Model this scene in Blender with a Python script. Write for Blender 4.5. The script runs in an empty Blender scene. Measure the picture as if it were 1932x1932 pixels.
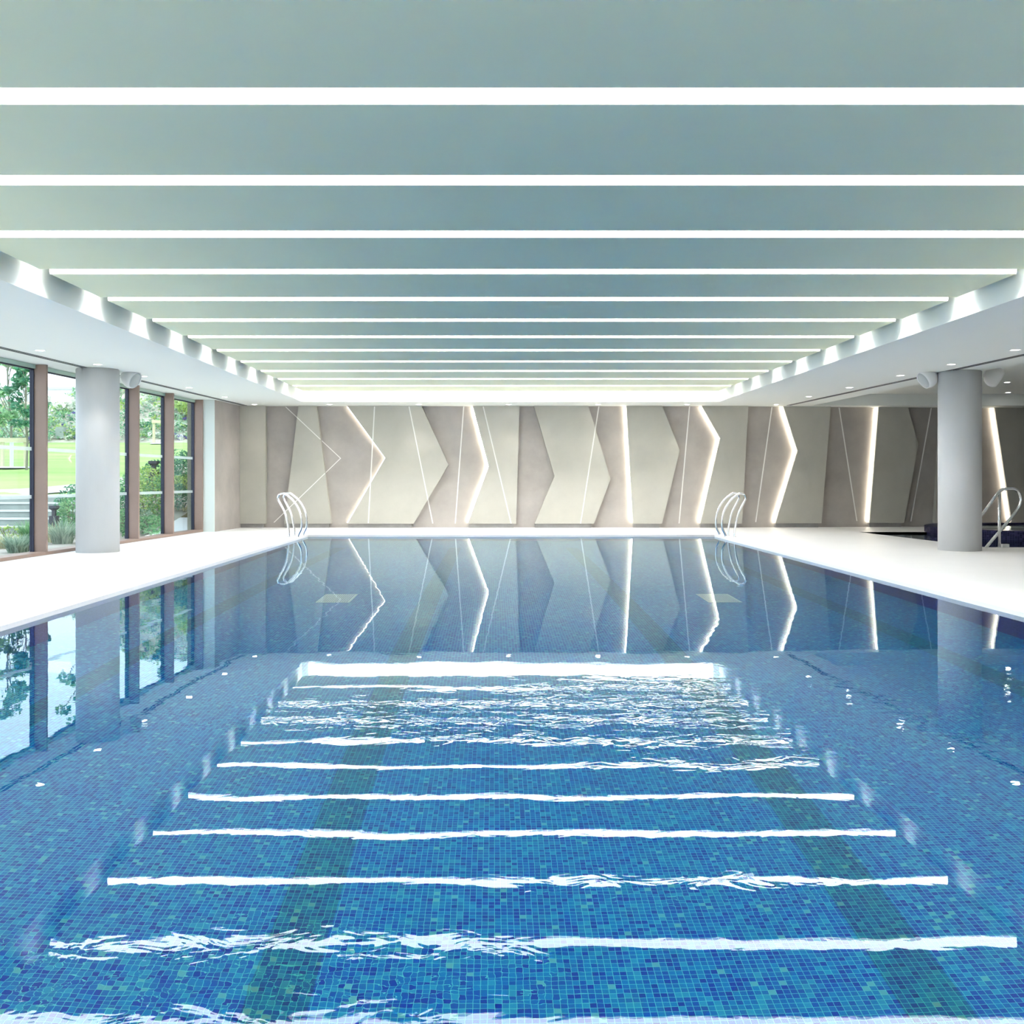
import bpy, bmesh, math, random
from mathutils import Vector, Matrix
random.seed(7)
C = bpy.context.scene.collection
PI = math.pi
# ---------------------------------------------------------------- camera frame (metres, deck at z=0, camera looks along +Y)
F, CX, CY, H = 1900.0, 932.5, 904.5, 1.175
CEIL, RAFT, SLAB = 2.963, 3.16, 3.36
WATER = -0.04
DEPTH = 1.25
def px(x, D): return (x - CX) * D / F
def pz(y, D): return H - (y - CY) * D / F

# ---------------------------------------------------------------- materials
def mat(name): 
    m = bpy.data.materials.new(name); m.use_nodes = True
    nt = m.node_tree; nt.nodes.clear()
    out = nt.nodes.new('ShaderNodeOutputMaterial')
    return m, nt, out
def N(nt, t, **kw):
    n = nt.nodes.new(t)
    for k, v in kw.items(): setattr(n, k, v)
    return n
def principled(name, col, rough=0.6, metal=0.0, spec=0.5, var=0.0, vscale=2.0, bump=0.0, bscale=60.0, trans=0.0, stretch=None):
    m, nt, out = mat(name)
    b = N(nt, 'ShaderNodeBsdfPrincipled'); nt.links.new(b.outputs[0], out.inputs[0])
    b.inputs['Base Color'].default_value = (*col, 1); b.inputs['Roughness'].default_value = rough
    b.inputs['Metallic'].default_value = metal; b.inputs['Specular IOR Level'].default_value = spec
    if trans: b.inputs['Transmission Weight'].default_value = trans
    tc = N(nt, 'ShaderNodeTexCoord')
    src = tc.outputs['Object']
    if stretch:
        mp = N(nt, 'ShaderNodeMapping'); mp.inputs['Scale'].default_value = stretch
        nt.links.new(src, mp.inputs[0]); src = mp.outputs[0]
    if var:
        n = N(nt, 'ShaderNodeTexNoise'); n.inputs['Scale'].default_value = vscale; n.inputs['Detail'].default_value = 6
        n.inputs['Roughness'].default_value = 0.62
        nt.links.new(src, n.inputs['Vector'])
        r = N(nt, 'ShaderNodeMapRange'); r.inputs[1].default_value = 0.3; r.inputs[2].default_value = 0.7
        r.inputs[3].default_value = 1 - var; r.inputs[4].default_value = 1 + var
        nt.links.new(n.outputs[0], r.inputs[0])
        mx = N(nt, 'ShaderNodeVectorMath', operation='SCALE'); mx.inputs[0].default_value = col
        nt.links.new(r.outputs[0], mx.inputs['Scale']); nt.links.new(mx.outputs[0], b.inputs['Base Color'])
    if bump:
        n2 = N(nt, 'ShaderNodeTexNoise'); n2.inputs['Scale'].default_value = bscale; n2.inputs['Detail'].default_value = 3
        nt.links.new(src, n2.inputs['Vector'])
        bp = N(nt, 'ShaderNodeBump'); bp.inputs['Strength'].default_value = bump; bp.inputs['Distance'].default_value = 0.01
        nt.links.new(n2.outputs[0], bp.inputs['Height']); nt.links.new(bp.outputs[0], b.inputs['Normal'])
    return m
def emit(name, col, s):
    m, nt, out = mat(name)
    e = N(nt, 'ShaderNodeEmission'); e.inputs[0].default_value = (*col, 1); e.inputs[1].default_value = s
    nt.links.new(e.outputs[0], out.inputs[0]); return m
def math_(nt, op, a, b=None, c=None):
    n = N(nt, 'ShaderNodeMath', operation=op)
    for i, v in enumerate((a, b, c)):
        if v is None: continue
        if isinstance(v, (int, float)): n.inputs[i].default_value = v
        else: nt.links.new(v, n.inputs[i])
    return n.outputs[0]

def mosaic(name, ramp, grout, pitch=0.025, gw=0.09, lanes=False, rough=0.3):
    """square mosaic; the two in-plane axes follow the face normal"""
    m, nt, out = mat(name)
    b = N(nt, 'ShaderNodeBsdfPrincipled'); nt.links.new(b.outputs[0], out.inputs[0]); b.inputs['Roughness'].default_value = rough; b.inputs['Specular IOR Level'].default_value = 0.05
    g = N(nt, 'ShaderNodeNewGeometry')
    P = N(nt, 'ShaderNodeSeparateXYZ'); nt.links.new(g.outputs['Position'], P.inputs[0])
    Nn = N(nt, 'ShaderNodeSeparateXYZ'); nt.links.new(g.outputs['True Normal'], Nn.inputs[0])
    hx = math_(nt, 'GREATER_THAN', math_(nt, 'ABSOLUTE', Nn.outputs[0]), 0.7)   # wall facing +-x
    hz = math_(nt, 'GREATER_THAN', math_(nt, 'ABSOLUTE', Nn.outputs[2]), 0.7)   # floor
    def mix(f, a, c):
        n = N(nt, 'ShaderNodeMix'); n.data_type = 'FLOAT'; nt.links.new(f, n.inputs[0]); nt.links.new(a, n.inputs[2]); nt.links.new(c, n.inputs[3]); return n.outputs[0]
    u = mix(hx, P.outputs[0], P.outputs[1]); v = mix(hz, P.outputs[2], P.outputs[1])
    us = math_(nt, 'DIVIDE', u, pitch); vs = math_(nt, 'DIVIDE', v, pitch)
    fu = math_(nt, 'FLOOR', us); fv = math_(nt, 'FLOOR', vs)
    cu = math_(nt, 'FRACT', us); cv = math_(nt, 'FRACT', vs)
    gm = math_(nt, 'MAXIMUM', math_(nt, 'LESS_THAN', cu, gw), math_(nt, 'LESS_THAN', cv, gw))
    cmb = N(nt, 'ShaderNodeCombineXYZ'); nt.links.new(fu, cmb.inputs[0]); nt.links.new(fv, cmb.inputs[1])
    wn = N(nt, 'ShaderNodeTexWhiteNoise'); wn.noise_dimensions = '2D'; nt.links.new(cmb.outputs[0], wn.inputs['Vector'])
    cr = N(nt, 'ShaderNodeValToRGB'); cr.color_ramp.interpolation = 'CONSTANT'
    els = cr.color_ramp.elements
    while len(els) > 1: els.remove(els[-1])
    els[0].position = 0; els[0].color = (*ramp[0][1], 1)
    for p, c in ramp[1:]:
        e = els.new(p); e.color = (*c, 1)
    nt.links.new(wn.outputs[0], cr.inputs[0])
    col = cr.outputs[0]
    groutc = N(nt, 'ShaderNodeRGB'); groutc.outputs[0].default_value = (*grout, 1); gc = groutc.outputs[0]
    if lanes:
        tot = None
        for xc in (-2.95, -0.745, 1.48, 3.70):
            d = math_(nt, 'LESS_THAN', math_(nt, 'ABSOLUTE', math_(nt, 'SUBTRACT', P.outputs[0], xc)), 0.1125)
            tot = d if tot is None else math_(nt, 'MAXIMUM', tot, d)
        tot = math_(nt, 'MULTIPLY', tot, math_(nt, 'LESS_THAN', P.outputs[1], 19.3))
        mx = N(nt, 'ShaderNodeMix'); mx.data_type = 'RGBA'; mx.blend_type = 'MULTIPLY'
        nt.links.new(tot, mx.inputs[0]); nt.links.new(col, mx.inputs[6]); mx.inputs[7].default_value = (1.0, 0.71, 0.60, 1)
        col = mx.outputs[2]
        mg = N(nt, 'ShaderNodeMix'); mg.data_type = 'RGBA'; mg.blend_type = 'MULTIPLY'
        nt.links.new(tot, mg.inputs[0]); nt.links.new(gc, mg.inputs[6]); mg.inputs[7].default_value = (0.5, 0.78, 0.66, 1)
        gc = mg.outputs[2]
    mx = N(nt, 'ShaderNodeMix'); mx.data_type = 'RGBA'
    nt.links.new(gm, mx.inputs[0]); nt.links.new(col, mx.inputs[6]); nt.links.new(gc, mx.inputs[7])
    nt.links.new(mx.outputs[2], b.inputs['Base Color'])
    return m

BLUES = [(0, (0.0, 0.018, 0.26)), (0.12, (0.0, 0.055, 0.32)), (0.38, (0.0, 0.105, 0.36)), (0.66, (0.0, 0.16, 0.40)), (0.90, (0.012, 0.25, 0.44)), (0.975, (0.10, 0.40, 0.46))]
NAVY = [(0, (0.030, 0.035, 0.30)), (0.3, (0.045, 0.05, 0.36)), (0.6, (0.06, 0.065, 0.42)), (0.9, (0.09, 0.10, 0.48))]
M = {}
M['mosaic'] = mosaic('pool mosaic', BLUES, (0.13, 0.58, 0.54), gw=0.08, lanes=True)
M['navy'] = mosaic('navy wall mosaic', NAVY, (0.14, 0.15, 0.46))
M['spa'] = mosaic('dark spa mosaic', [(0, (0.006, 0.007, 0.03)), (0.4, (0.012, 0.012, 0.05)), (0.8, (0.03, 0.028, 0.08))], (0.05, 0.05, 0.10), pitch=0.035, gw=0.14)
M['ceiling'] = principled('ceiling plaster', (0.88, 0.91, 0.87), 0.9, spec=0.1)
M['raft'] = principled('suspended ceiling board', (0.90, 0.93, 0.69), 0.85, spec=0.15, var=0.015, vscale=0.8)
M['deck'] = principled('pale deck tile', (0.86, 0.855, 0.85), 0.45, spec=0.3, var=0.02, vscale=1.2)
M['grate'] = principled('pale green white grate', (0.74, 0.96, 0.88), 0.5)
M['coping'] = principled('white overflow grating', (0.92, 0.92, 0.94), 0.5, spec=0.3)
M['render'] = principled('taupe polished plaster', (0.40, 0.37, 0.345), 0.62, spec=0.25, var=0.13, vscale=1.3, bump=0.08, bscale=9)
M['panel'] = principled('warm grey polished plaster panel', (0.475, 0.462, 0.41), 0.6, spec=0.3, var=0.09, vscale=0.9, bump=0.06, bscale=8)
M['plinth'] = principled('grey stone plinth', (0.32, 0.31, 0.30), 0.6, var=0.12, vscale=6)
M['inlay'] = principled('pale metal inlay strip', (0.86, 0.85, 0.82), 0.35, spec=0.5)
M['column'] = principled('smooth grey concrete', (0.62, 0.63, 0.64), 0.7, spec=0.2, var=0.04, vscale=2.2, stretch=(1, 1, 0.35))
M['dark'] = principled('dark recess', (0.02, 0.02, 0.025), 0.7)
M['slot'] = principled('dark grey slot diffuser', (0.05, 0.05, 0.06), 0.5)
M['white'] = principled('white painted metal', (0.84, 0.85, 0.85), 0.4)
M['greygrille'] = principled('pale grey grille', (0.50, 0.53, 0.53), 0.5)
M['chrome'] = principled('polished stainless steel', (0.86, 0.86, 0.88), 0.08, metal=1.0)
M['bronze'] = principled('brown anodised aluminium', (0.30, 0.215, 0.18), 0.5, spec=0.3, var=0.03, vscale=3)
M['gasket'] = principled('dark blue black window frame', (0.012, 0.015, 0.04), 0.5)
M['jamb'] = principled('pale wall end', (0.70, 0.76, 0.73), 0.6)
M['slotwhite'] = principled('bright white slot side', (0.93, 0.93, 0.93), 0.6, spec=0.3)
M['lining'] = principled('pale green window head lining', (0.42, 0.56, 0.48), 0.6)
M['led'] = emit('ceiling linear light', (1.0, 0.985, 0.98), 27)
M['diffuser'] = emit('added glow face', (1.0, 0.985, 0.98), 4.0)  # added glow faces on raft sides and recess end wall, no real fitting
M['cove'] = emit('end cove light', (1.0, 0.985, 0.98), 20)
M['wled'] = emit('warm white edge light', (1.0, 0.90, 0.74), 7)
M['wled2'] = emit('faint warm edge light', (1.0, 0.90, 0.74), 4)
M['lamp'] = emit('downlight lamp', (1.0, 0.97, 0.92), 12)
M['lamp'].cycles.emission_sampling = 'NONE'
# window glass: clear, weak fresnel reflection, lets daylight through
m, nt, out = mat('window glass')
tr = N(nt, 'ShaderNodeBsdfTransparent'); tr.inputs[0].default_value = (0.95, 0.985, 0.965, 1)
gl = N(nt, 'ShaderNodeBsdfGlossy'); gl.inputs['Roughness'].default_value = 0.0
lw = N(nt, 'ShaderNodeLayerWeight'); lw.inputs[0].default_value = 0.5
fr_out = math_(nt, 'ADD', math_(nt, 'MULTIPLY', math_(nt, 'POWER', lw.outputs['Facing'], 5.0), 0.5), 0.03)
mx = N(nt, 'ShaderNodeMixShader'); nt.links.new(fr_out, mx.inputs[0]); nt.links.new(tr.outputs[0], mx.inputs[1]); nt.links.new(gl.outputs[0], mx.inputs[2])
nt.links.new(mx.outputs[0], out.inputs[0]); M['glass'] = m
m, nt, out = mat('frosted glass band')
tr = N(nt, 'ShaderNodeBsdfTransparent'); tr.inputs[0].default_value = (0.95, 0.97, 0.96, 1)
tl = N(nt, 'ShaderNodeBsdfTranslucent'); tl.inputs[0].default_value = (0.9, 0.93, 0.92, 1)
df = N(nt, 'ShaderNodeBsdfDiffuse'); df.inputs[0].default_value = (0.85, 0.9, 0.88, 1)
a1 = N(nt, 'ShaderNodeMixShader'); a1.inputs[0].default_value = 0.5; nt.links.new(tl.outputs[0], a1.inputs[1]); nt.links.new(df.outputs[0], a1.inputs[2])
a2 = N(nt, 'ShaderNodeMixShader'); a2.inputs[0].default_value = 0.36; nt.links.new(tr.outputs[0], a2.inputs[1]); nt.links.new(a1.outputs[0], a2.inputs[2])
nt.links.new(a2.outputs[0], out.inputs[0]); M['frost'] = m
# water: a refracting sheet with patches of ripple
def water_mat(name, amp, patches):
    m, nt, out = mat(name)
    g = N(nt, 'ShaderNodeBsdfRefraction'); g.inputs['Roughness'].default_value = 0.0; g.inputs['IOR'].default_value = 1.33
    g.inputs['Color'].default_value = (0.93, 0.99, 1, 1)
    g2 = N(nt, 'ShaderNodeBsdfGlossy'); g2.inputs['Roughness'].default_value = 0.0; g2.inputs['Color'].default_value = (0.80, 0.93, 0.96, 1)
    fz = N(nt, 'ShaderNodeFresnel'); fz.inputs[0].default_value = 1.33
    ms = N(nt, 'ShaderNodeMixShader'); nt.links.new(fz.outputs[0], ms.inputs[0]); nt.links.new(g.outputs[0], ms.inputs[1]); nt.links.new(g2.outputs[0], ms.inputs[2])
    nt.links.new(ms.outputs[0], out.inputs[0])
    geo = N(nt, 'ShaderNodeNewGeometry')
    mp = N(nt, 'ShaderNodeMapping'); mp.inputs['Scale'].default_value = (0.7, 1.0, 1.0); nt.links.new(geo.outputs['Position'], mp.inputs[0])
    n1 = N(nt, 'ShaderNodeTexNoise'); n1.inputs['Scale'].default_value = 9.0; n1.inputs['Detail'].default_value = 2.5; n1.inputs['Distortion'].default_value = 0.6
    nt.links.new(mp.outputs[0], n1.inputs['Vector'])
    n2 = N(nt, 'ShaderNodeTexNoise'); n2.inputs['Scale'].default_value = 2.2; n2.inputs['Detail'].default_value = 1.0
    nt.links.new(mp.outputs[0], n2.inputs['Vector'])
    # disturbed patches of water, each a soft ellipse with a ragged border
    P_ = N(nt, 'ShaderNodeSeparateXYZ'); nt.links.new(geo.outputs['Position'], P_.inputs[0])
    pm = N(nt, 'ShaderNodeTexNoise'); pm.inputs['Scale'].default_value = 1.1; pm.inputs['Detail'].default_value = 2.0
    nt.links.new(geo.outputs['Position'], pm.inputs['Vector'])
    tot = None
    for (ex, ey, rx, ry, k_) in patches:
        dx = math_(nt, 'DIVIDE', math_(nt, 'SUBTRACT', P_.outputs[0], ex), rx); dy = math_(nt, 'DIVIDE', math_(nt, 'SUBTRACT', P_.outputs[1], ey), ry)
        d = math_(nt, 'SQRT', math_(nt, 'ADD', math_(nt, 'MULTIPLY', dx, dx), math_(nt, 'MULTIPLY', dy, dy)))
        d = math_(nt, 'ADD', d, math_(nt, 'MULTIPLY', math_(nt, 'SUBTRACT', pm.outputs[0], 0.5), 1.6))
        mr = N(nt, 'ShaderNodeMapRange'); mr.interpolation_type = 'SMOOTHSTEP'; mr.inputs[1].default_value = 1.15; mr.inputs[2].default_value = 0.55; mr.inputs[3].default_value = 0.0; mr.inputs[4].default_value = k_
        nt.links.new(d, mr.inputs[0]); tot = mr.outputs[0] if tot is None else math_(nt, 'MAXIMUM', tot, mr.outputs[0])
    tot = math_(nt, 'ADD', tot, 0.06)
    h = math_(nt, 'ADD', math_(nt, 'MULTIPLY', math_(nt, 'MULTIPLY', n1.outputs[0], tot), 1.0), math_(nt, 'MULTIPLY', n2.outputs[0], 0.5))
    bp = N(nt, 'ShaderNodeBump'); bp.inputs['Strength'].default_value = 1.0; bp.inputs['Distance'].default_value = amp
    nt.links.new(h, bp.inputs['Height'])
    for q in (g, g2, fz): nt.links.new(bp.outputs[0], q.inputs['Normal'])
    return m
M['water'] = water_mat('pool water', 0.0016, [(1.3, 5.3, 1.9, 1.1, 0.42), (3.1, 5.0, 1.3, 1.4, 0.5), (-0.9, 2.45, 1.3, 0.36, 0.55), (-0.6, 5.2, 1.2, 0.5, 0.35), (0.6, 3.0, 0.7, 0.2, 0.22)])
M['water2'] = water_mat('spa water', 0.0008, [(12, 22, 3, 3, 0.5)])
# outdoors
M['lawn'] = principled('mown lawn', (0.27, 0.42, 0.13), 0.9, spec=0.1, var=0.30, vscale=0.7, stretch=(0.25, 1, 1))
M['bank'] = principled('planted bank soil', (0.40, 0.38, 0.31), 0.95, spec=0.1, var=0.35, vscale=1.6)
M['path'] = principled('pale gravel path', (0.40, 0.37, 0.33), 0.9, var=0.06, vscale=5)
M['stone'] = principled('pale stone step', (0.25, 0.29, 0.27), 0.8, var=0.12, vscale=4)
M['stonetop'] = principled('white stone tread', (0.50, 0.52, 0.51), 0.7)
M['bark'] = principled('grey green bark', (0.20, 0.20, 0.15), 0.9, var=0.2, vscale=20)
M['wrap'] = principled('white trunk wrap', (0.66, 0.70, 0.66), 0.8)
M['timber'] = principled('pale timber stake', (0.55, 0.51, 0.34), 0.8, var=0.1, vscale=6)
M['bollard'] = principled('dark grey bollard', (0.035, 0.04, 0.055), 0.6)
M['beige'] = principled('beige rendered wall', (0.58, 0.50, 0.42), 0.85)
M['fence'] = principled('pale grey fence', (0.60, 0.64, 0.64), 0.7)
def leafmat(name, a, b):
    m, nt, out = mat(name)
    oi = N(nt, 'ShaderNodeNewGeometry'); cr = N(nt, 'ShaderNodeValToRGB')
    cr.color_ramp.elements[0].color = (*a, 1); cr.color_ramp.elements[1].color = (*b, 1)
    nt.links.new(oi.outputs['Random Per Island'], cr.inputs[0])
    d = N(nt, 'ShaderNodeBsdfDiffuse'); t = N(nt, 'ShaderNodeBsdfTranslucent'); mx = N(nt, 'ShaderNodeMixShader'); mx.inputs[0].default_value = 0.35
    nt.links.new(cr.outputs[0], d.inputs[0]); nt.links.new(cr.outputs[0], t.inputs[0])
    nt.links.new(d.outputs[0], mx.inputs[1]); nt.links.new(t.outputs[0], mx.inputs[2]); nt.links.new(mx.outputs[0], out.inputs[0])
    return m
M['leafmid'] = leafmat('mid green leaves', (0.08, 0.26, 0.12), (0.36, 0.58, 0.30))
M['leafdark'] = leafmat('deep green leaves', (0.02, 0.14, 0.08), (0.16, 0.38, 0.22))
M['leafgrey'] = leafmat('grey green blades', (0.18, 0.30, 0.22), (0.52, 0.64, 0.50))
M['leaflime'] = leafmat('lime leaves', (0.22, 0.38, 0.08), (0.60, 0.72, 0.28))
M['straw'] = leafmat('straw coloured blades', (0.45, 0.42, 0.22), (0.78, 0.78, 0.52))
M['flower'] = leafmat('white blossom', (0.7, 0.72, 0.62), (0.95, 0.95, 0.88))
M['purple'] = leafmat('purple flower spikes', (0.12, 0.10, 0.35), (0.30, 0.26, 0.60))

# ---------------------------------------------------------------- geometry helpers
def obj(name, bm, material, parent=None, loc=None, smooth=False):
    me = bpy.data.meshes.new(name)
    bmesh.ops.recalc_face_normals(bm, faces=bm.faces)
    bm.to_mesh(me); bm.free()
    for mm in (material if isinstance(material, (list, tuple)) else [material]): me.materials.append(M[mm] if isinstance(mm, str) else mm)
    if smooth:
        for p in me.polygons: p.use_smooth = True
    o = bpy.data.objects.new(name, me); C.objects.link(o)
    if parent: o.parent = parent
    if loc: o.location = loc
    return o
def tag(o, label, cat, group=None, kind=None):
    o['label'] = label; o['category'] = cat
    if group: o['group'] = group
    if kind: o['kind'] = kind
    return o
def struct(o, label=None):
    o['kind'] = 'structure'
    if label: o['label'] = label
    return o
def empty(name, loc, rz=0):
    o = bpy.data.objects.new(name, None); C.objects.link(o); o.location = loc; o.rotation_euler = (0, 0, rz)
    o.empty_display_size = 0.1
    return o
def box(bm, x0, x1, y0, y1, z0, z1, mi=0):
    v = [bm.verts.new(p) for p in ((x0,y0,z0),(x1,y0,z0),(x1,y1,z0),(x0,y1,z0),(x0,y0,z1),(x1,y0,z1),(x1,y1,z1),(x0,y1,z1))]
    for f in ((0,3,2,1),(4,5,6,7),(0,1,5,4),(1,2,6,5),(2,3,7,6),(3,0,4,7)):
        fc = bm.faces.new([v[i] for i in f]); fc.material_index = mi
    return v
def B(*a): 
    bm = bmesh.new(); box(bm, *a); return bm
def hexa(bm, lo, hi, mi=0):
    """prism between two matching point loops"""
    a = [bm.verts.new(p) for p in lo]; b = [bm.verts.new(p) for p in hi]; n = len(a)
    fs = [bm.faces.new(a[::-1]), bm.faces.new(b)]
    for i in range(n): fs.append(bm.faces.new((a[i], a[(i+1)%n], b[(i+1)%n], b[i])))
    for f in fs: f.material_index = mi
def bevel(bm, w, seg=1):
    bmesh.ops.bevel(bm, geom=list(bm.edges), offset=w, segments=seg, affect='EDGES', profile=0.5)
def smoothpath(pts, n=6):
    pts = [Vector(p) for p in pts]; out = []
    for i in range(len(pts) - 1):
        p0 = pts[max(i-1, 0)]; p1 = pts[i]; p2 = pts[i+1]; p3 = pts[min(i+2, len(pts)-1)]
        for k in range(n):
            t = k / n
            out.append(0.5*((2*p1)+(-p0+p2)*t+(2*p0-5*p1+4*p2-p3)*t*t+(-p0+3*p1-3*p2+p3)*t**3))
    out.append(pts[-1]); return out
def tube(bm, pts, r, seg=10, cap=True):
    pts = [Vector(p) for p in pts]; rings = []; nrm = None
    for i, p in enumerate(pts):
        t = (pts[min(i+1, len(pts)-1)] - pts[max(i-1, 0)]).normalized()
        if nrm is None:
            nrm = t.orthogonal().normalized()
        nrm = (nrm - t * nrm.dot(t)).normalized(); bn = t.cross(nrm)
        rr = r[i] if isinstance(r, (list, tuple)) else r
        rings.append([bm.verts.new(p + (nrm*math.cos(a) + bn*math.sin(a))*rr) for a in (2*PI*k/seg for k in range(seg))])
    for a, b in zip(rings, rings[1:]):
        for k in range(seg): bm.faces.new((a[k], a[(k+1)%seg], b[(k+1)%seg], b[k]))
    if cap: bm.faces.new(rings[0][::-1]); bm.faces.new(rings[-1])
def lathe(bm, prof, seg=32, axis=Vector((0,0,1)), org=Vector((0,0,0))):
    q = Vector((0,0,1)).rotation_difference(axis.normalized()); rings = []
    for r, z in prof:
        if r < 1e-6: rings.append([bm.verts.new(org + q @ Vector((0,0,z)))])
        else: rings.append([bm.verts.new(org + q @ Vector((r*math.cos(2*PI*k/seg), r*math.sin(2*PI*k/seg), z))) for k in range(seg)])
    for a, b in zip(rings, rings[1:]):
        for k in range(seg):
            k2 = (k+1) % seg
            if len(a) == 1 and len(b) == 1: continue
            if len(a) == 1: bm.faces.new((a[0], b[k], b[k2]))
            elif len(b) == 1: bm.faces.new((a[k], a[k2], b[0]))
            else: bm.faces.new((a[k], a[k2], b[k2], b[k]))
def ordn(i): return ['first','second','third','fourth','fifth','sixth','seventh','eighth','ninth','tenth','eleventh','twelfth','thirteenth','fourteenth','fifteenth','sixteenth','seventeenth','eighteenth','nineteenth','twentieth'][i]

# ================================================================= THE ROOM
def wx(Y): return -7.05 + 0.0627 * (Y - 14.3)       # window wall line, slightly out of square
PL, PR, PN, PF = -3.945, 4.66, 1.0, 21.3             # pool rim
RL, RR, RF = -4.419, 5.169, 23.17                    # ceiling recess
WY = 24.6                                            # far wall
YN, XR = -3.5, 14.6
def wallY(x): return WY + max(0.0, x - 5.5) * 0.095
# plunge pool opening in the deck
SPA = [(8.52, 17.44), (14.2, 17.44), (14.2, 22.5), (8.15, 22.5)]
# ---- floor with two openings
bm = bmesh.new()
outer = [(wx(YN)-0.1, YN-0.15), (XR+0.1, YN-0.15), (XR+0.1, 25.75), (5.5, 24.9), (-6.4, 24.9), (-6.3, 22.75), (wx(22.75)-0.1, 22.75)]
loops = [outer, [(PL-0.36, PN-0.36), (PR+0.36, PN-0.36), (PR+0.36, PF+0.36), (PL-0.36, PF+0.36)], SPA]
edges = []
for lp in loops:
    vs = [bm.verts.new((x, y, 0)) for x, y in lp]
    edges += [bm.edges.new((vs[i], vs[(i+1) % len(vs)])) for i in range(len(vs))]
bmesh.ops.triangle_fill(bm, use_beauty=True, edges=edges, normal=(0,0,1))
r = bmesh.ops.extrude_face_region(bm, geom=list(bm.faces))
bmesh.ops.translate(bm, verts=[v for v in r['geom'] if isinstance(v, bmesh.types.BMVert)], vec=(0,0,-0.12))
struct(obj('floor', bm, 'deck'), 'pale tiled pool deck')
# ---- overflow grating all round the pool: slats across, shallow grooves
bm = bmesh.new()
def ring(bm, a, b, z0, z1):
    box(bm, PL-b, PR+b, PN-b, PN-a, z0, z1); box(bm, PL-b, PR+b, PF+a, PF+b, z0, z1)
    box(bm, PL-b, PL-a, PN-a, PF+a, z0, z1); box(bm, PR+a, PR+b, PN-a, PF+a, z0, z1)
ring(bm, 0.0, 0.355, -0.05, -0.004)
y = PN
while y < PF:
    box(bm, PL-0.30, PL-0.02, y, y+0.021, -0.005, 0.0); box(bm, PR+0.02, PR+0.30, y, y+0.021, -0.005, 0.0); y += 0.026
x = PL
while x < PR:
    box(bm, x, x+0.021, PF+0.02, PF+0.30, -0.005, 0.0); box(bm, x, x+0.021, PN-0.30, PN-0.02, -0.005, 0.0); x += 0.026
ring(bm, 0.0, 0.02, -0.005, 0.002); ring(bm, 0.30, 0.355, -0.005, 0.002)
tag(obj('overflow_grating', bm, 'coping'), 'white slatted overflow grating running round the rim of the large pool', 'pool grating')
# ---- pool basin
bm = bmesh.new()
zf = WATER - DEPTH
bas = empty('pool_basin', ((PL+PR)/2, (PN+PF)/2, zf)); bo = Vector(bas.location)
def off(bm, o=bo): bmesh.ops.translate(bm, verts=bm.verts, vec=-o); return bm
box(bm, PL-0.2, PR+0.2, PN-0.2, PF+0.2, zf-0.1, zf)
obj('basin_floor', off(bm), 'mosaic', bas)
bm = bmesh.new()
box(bm, PL-0.2, PL, PN-0.2, PF+0.2, zf, -0.05); box(bm, PR, PR+0.2, PN-0.2, PF+0.2, zf, -0.05)
box(bm, PL, PR, PF, PF+0.2, zf, -0.05); box(bm, PL, PR, PN-0.2, PN, zf, -0.05)
obj('basin_wall', off(bm), 'navy', bas)['label'] = 'dark navy mosaic side walls'
tag(bas, 'large rectangular pool basin lined with blue square mosaic and green lane lines', 'swimming pool')
# ---- water
def sheet(name, x0, x1, y0, y1, z, m):
    bm = bmesh.new(); vs = [bm.verts.new(p) for p in ((x0,y0,z),(x1,y0,z),(x1,y1,z),(x0,y1,z))]; bm.faces.new(vs); return obj(name, bm, m)
tag(sheet('pool_water', PL, PR, PN, PF, WATER, 'water'), 'clear still water filling the large blue pool', 'water', kind='stuff')
# ---- plunge pool on the right
sp = empty('plunge_pool', (11.2, 20, -1.0)); so = Vector(sp.location)
bm = bmesh.new()
lo = [(x, y, -1.05) for x, y in SPA]; hi = [(x, y, -1.0) for x, y in SPA]
hexa(bm, lo, hi); obj('basin_floor', off(bm, so), 'spa', sp)
bm = bmesh.new()
for i in range(4):
    a, b = Vector((*SPA[i], 0)), Vector((*SPA[(i+1) % 4], 0)); d = (b-a).normalized(); n = Vector((d.y, -d.x, 0))*0.02
    hexa(bm, [(a.x, a.y, -1.0), (b.x, b.y, -1.0), (b.x+n.x, b.y+n.y, -1.0), (a.x+n.x, a.y+n.y, -1.0)], [(a.x, a.y, -0.001), (b.x, b.y, -0.001), (b.x+n.x, b.y+n.y, -0.001), (a.x+n.x, a.y+n.y, -0.001)])
obj('basin_wall', off(bm, so), 'spa', sp)
tag(sp, 'sunken plunge pool in dark mosaic set in the deck behind the right column', 'plunge pool')
bm = bmesh.new(); bm.faces.new([bm.verts.new((x, y, -0.035)) for x, y in SPA])
tag(obj('plunge_water', bm, 'water2'), 'dark still water in the small plunge pool beyond the right column', 'water', kind='stuff')
# raised round whirlpool
wp = empty('whirlpool_tub', (12.0, 22.0, -1.0))
bm = bmesh.new(); lathe(bm, [(2.4, 0.0), (2.4, 1.13), (2.38, 1.14), (2.02, 1.14), (2.0, 1.13), (2.0, 0.9), (0, 0.9)], 72)
obj('tub_wall', bm, 'spa', wp)
bm = bmesh.new(); lathe(bm, [(0, 1.10), (2.0, 1.10)], 48); obj('tub_water', bm, 'water2', wp)
tag(wp, 'raised round whirlpool tub faced in dark mosaic against the far right wall', 'whirlpool')

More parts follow.
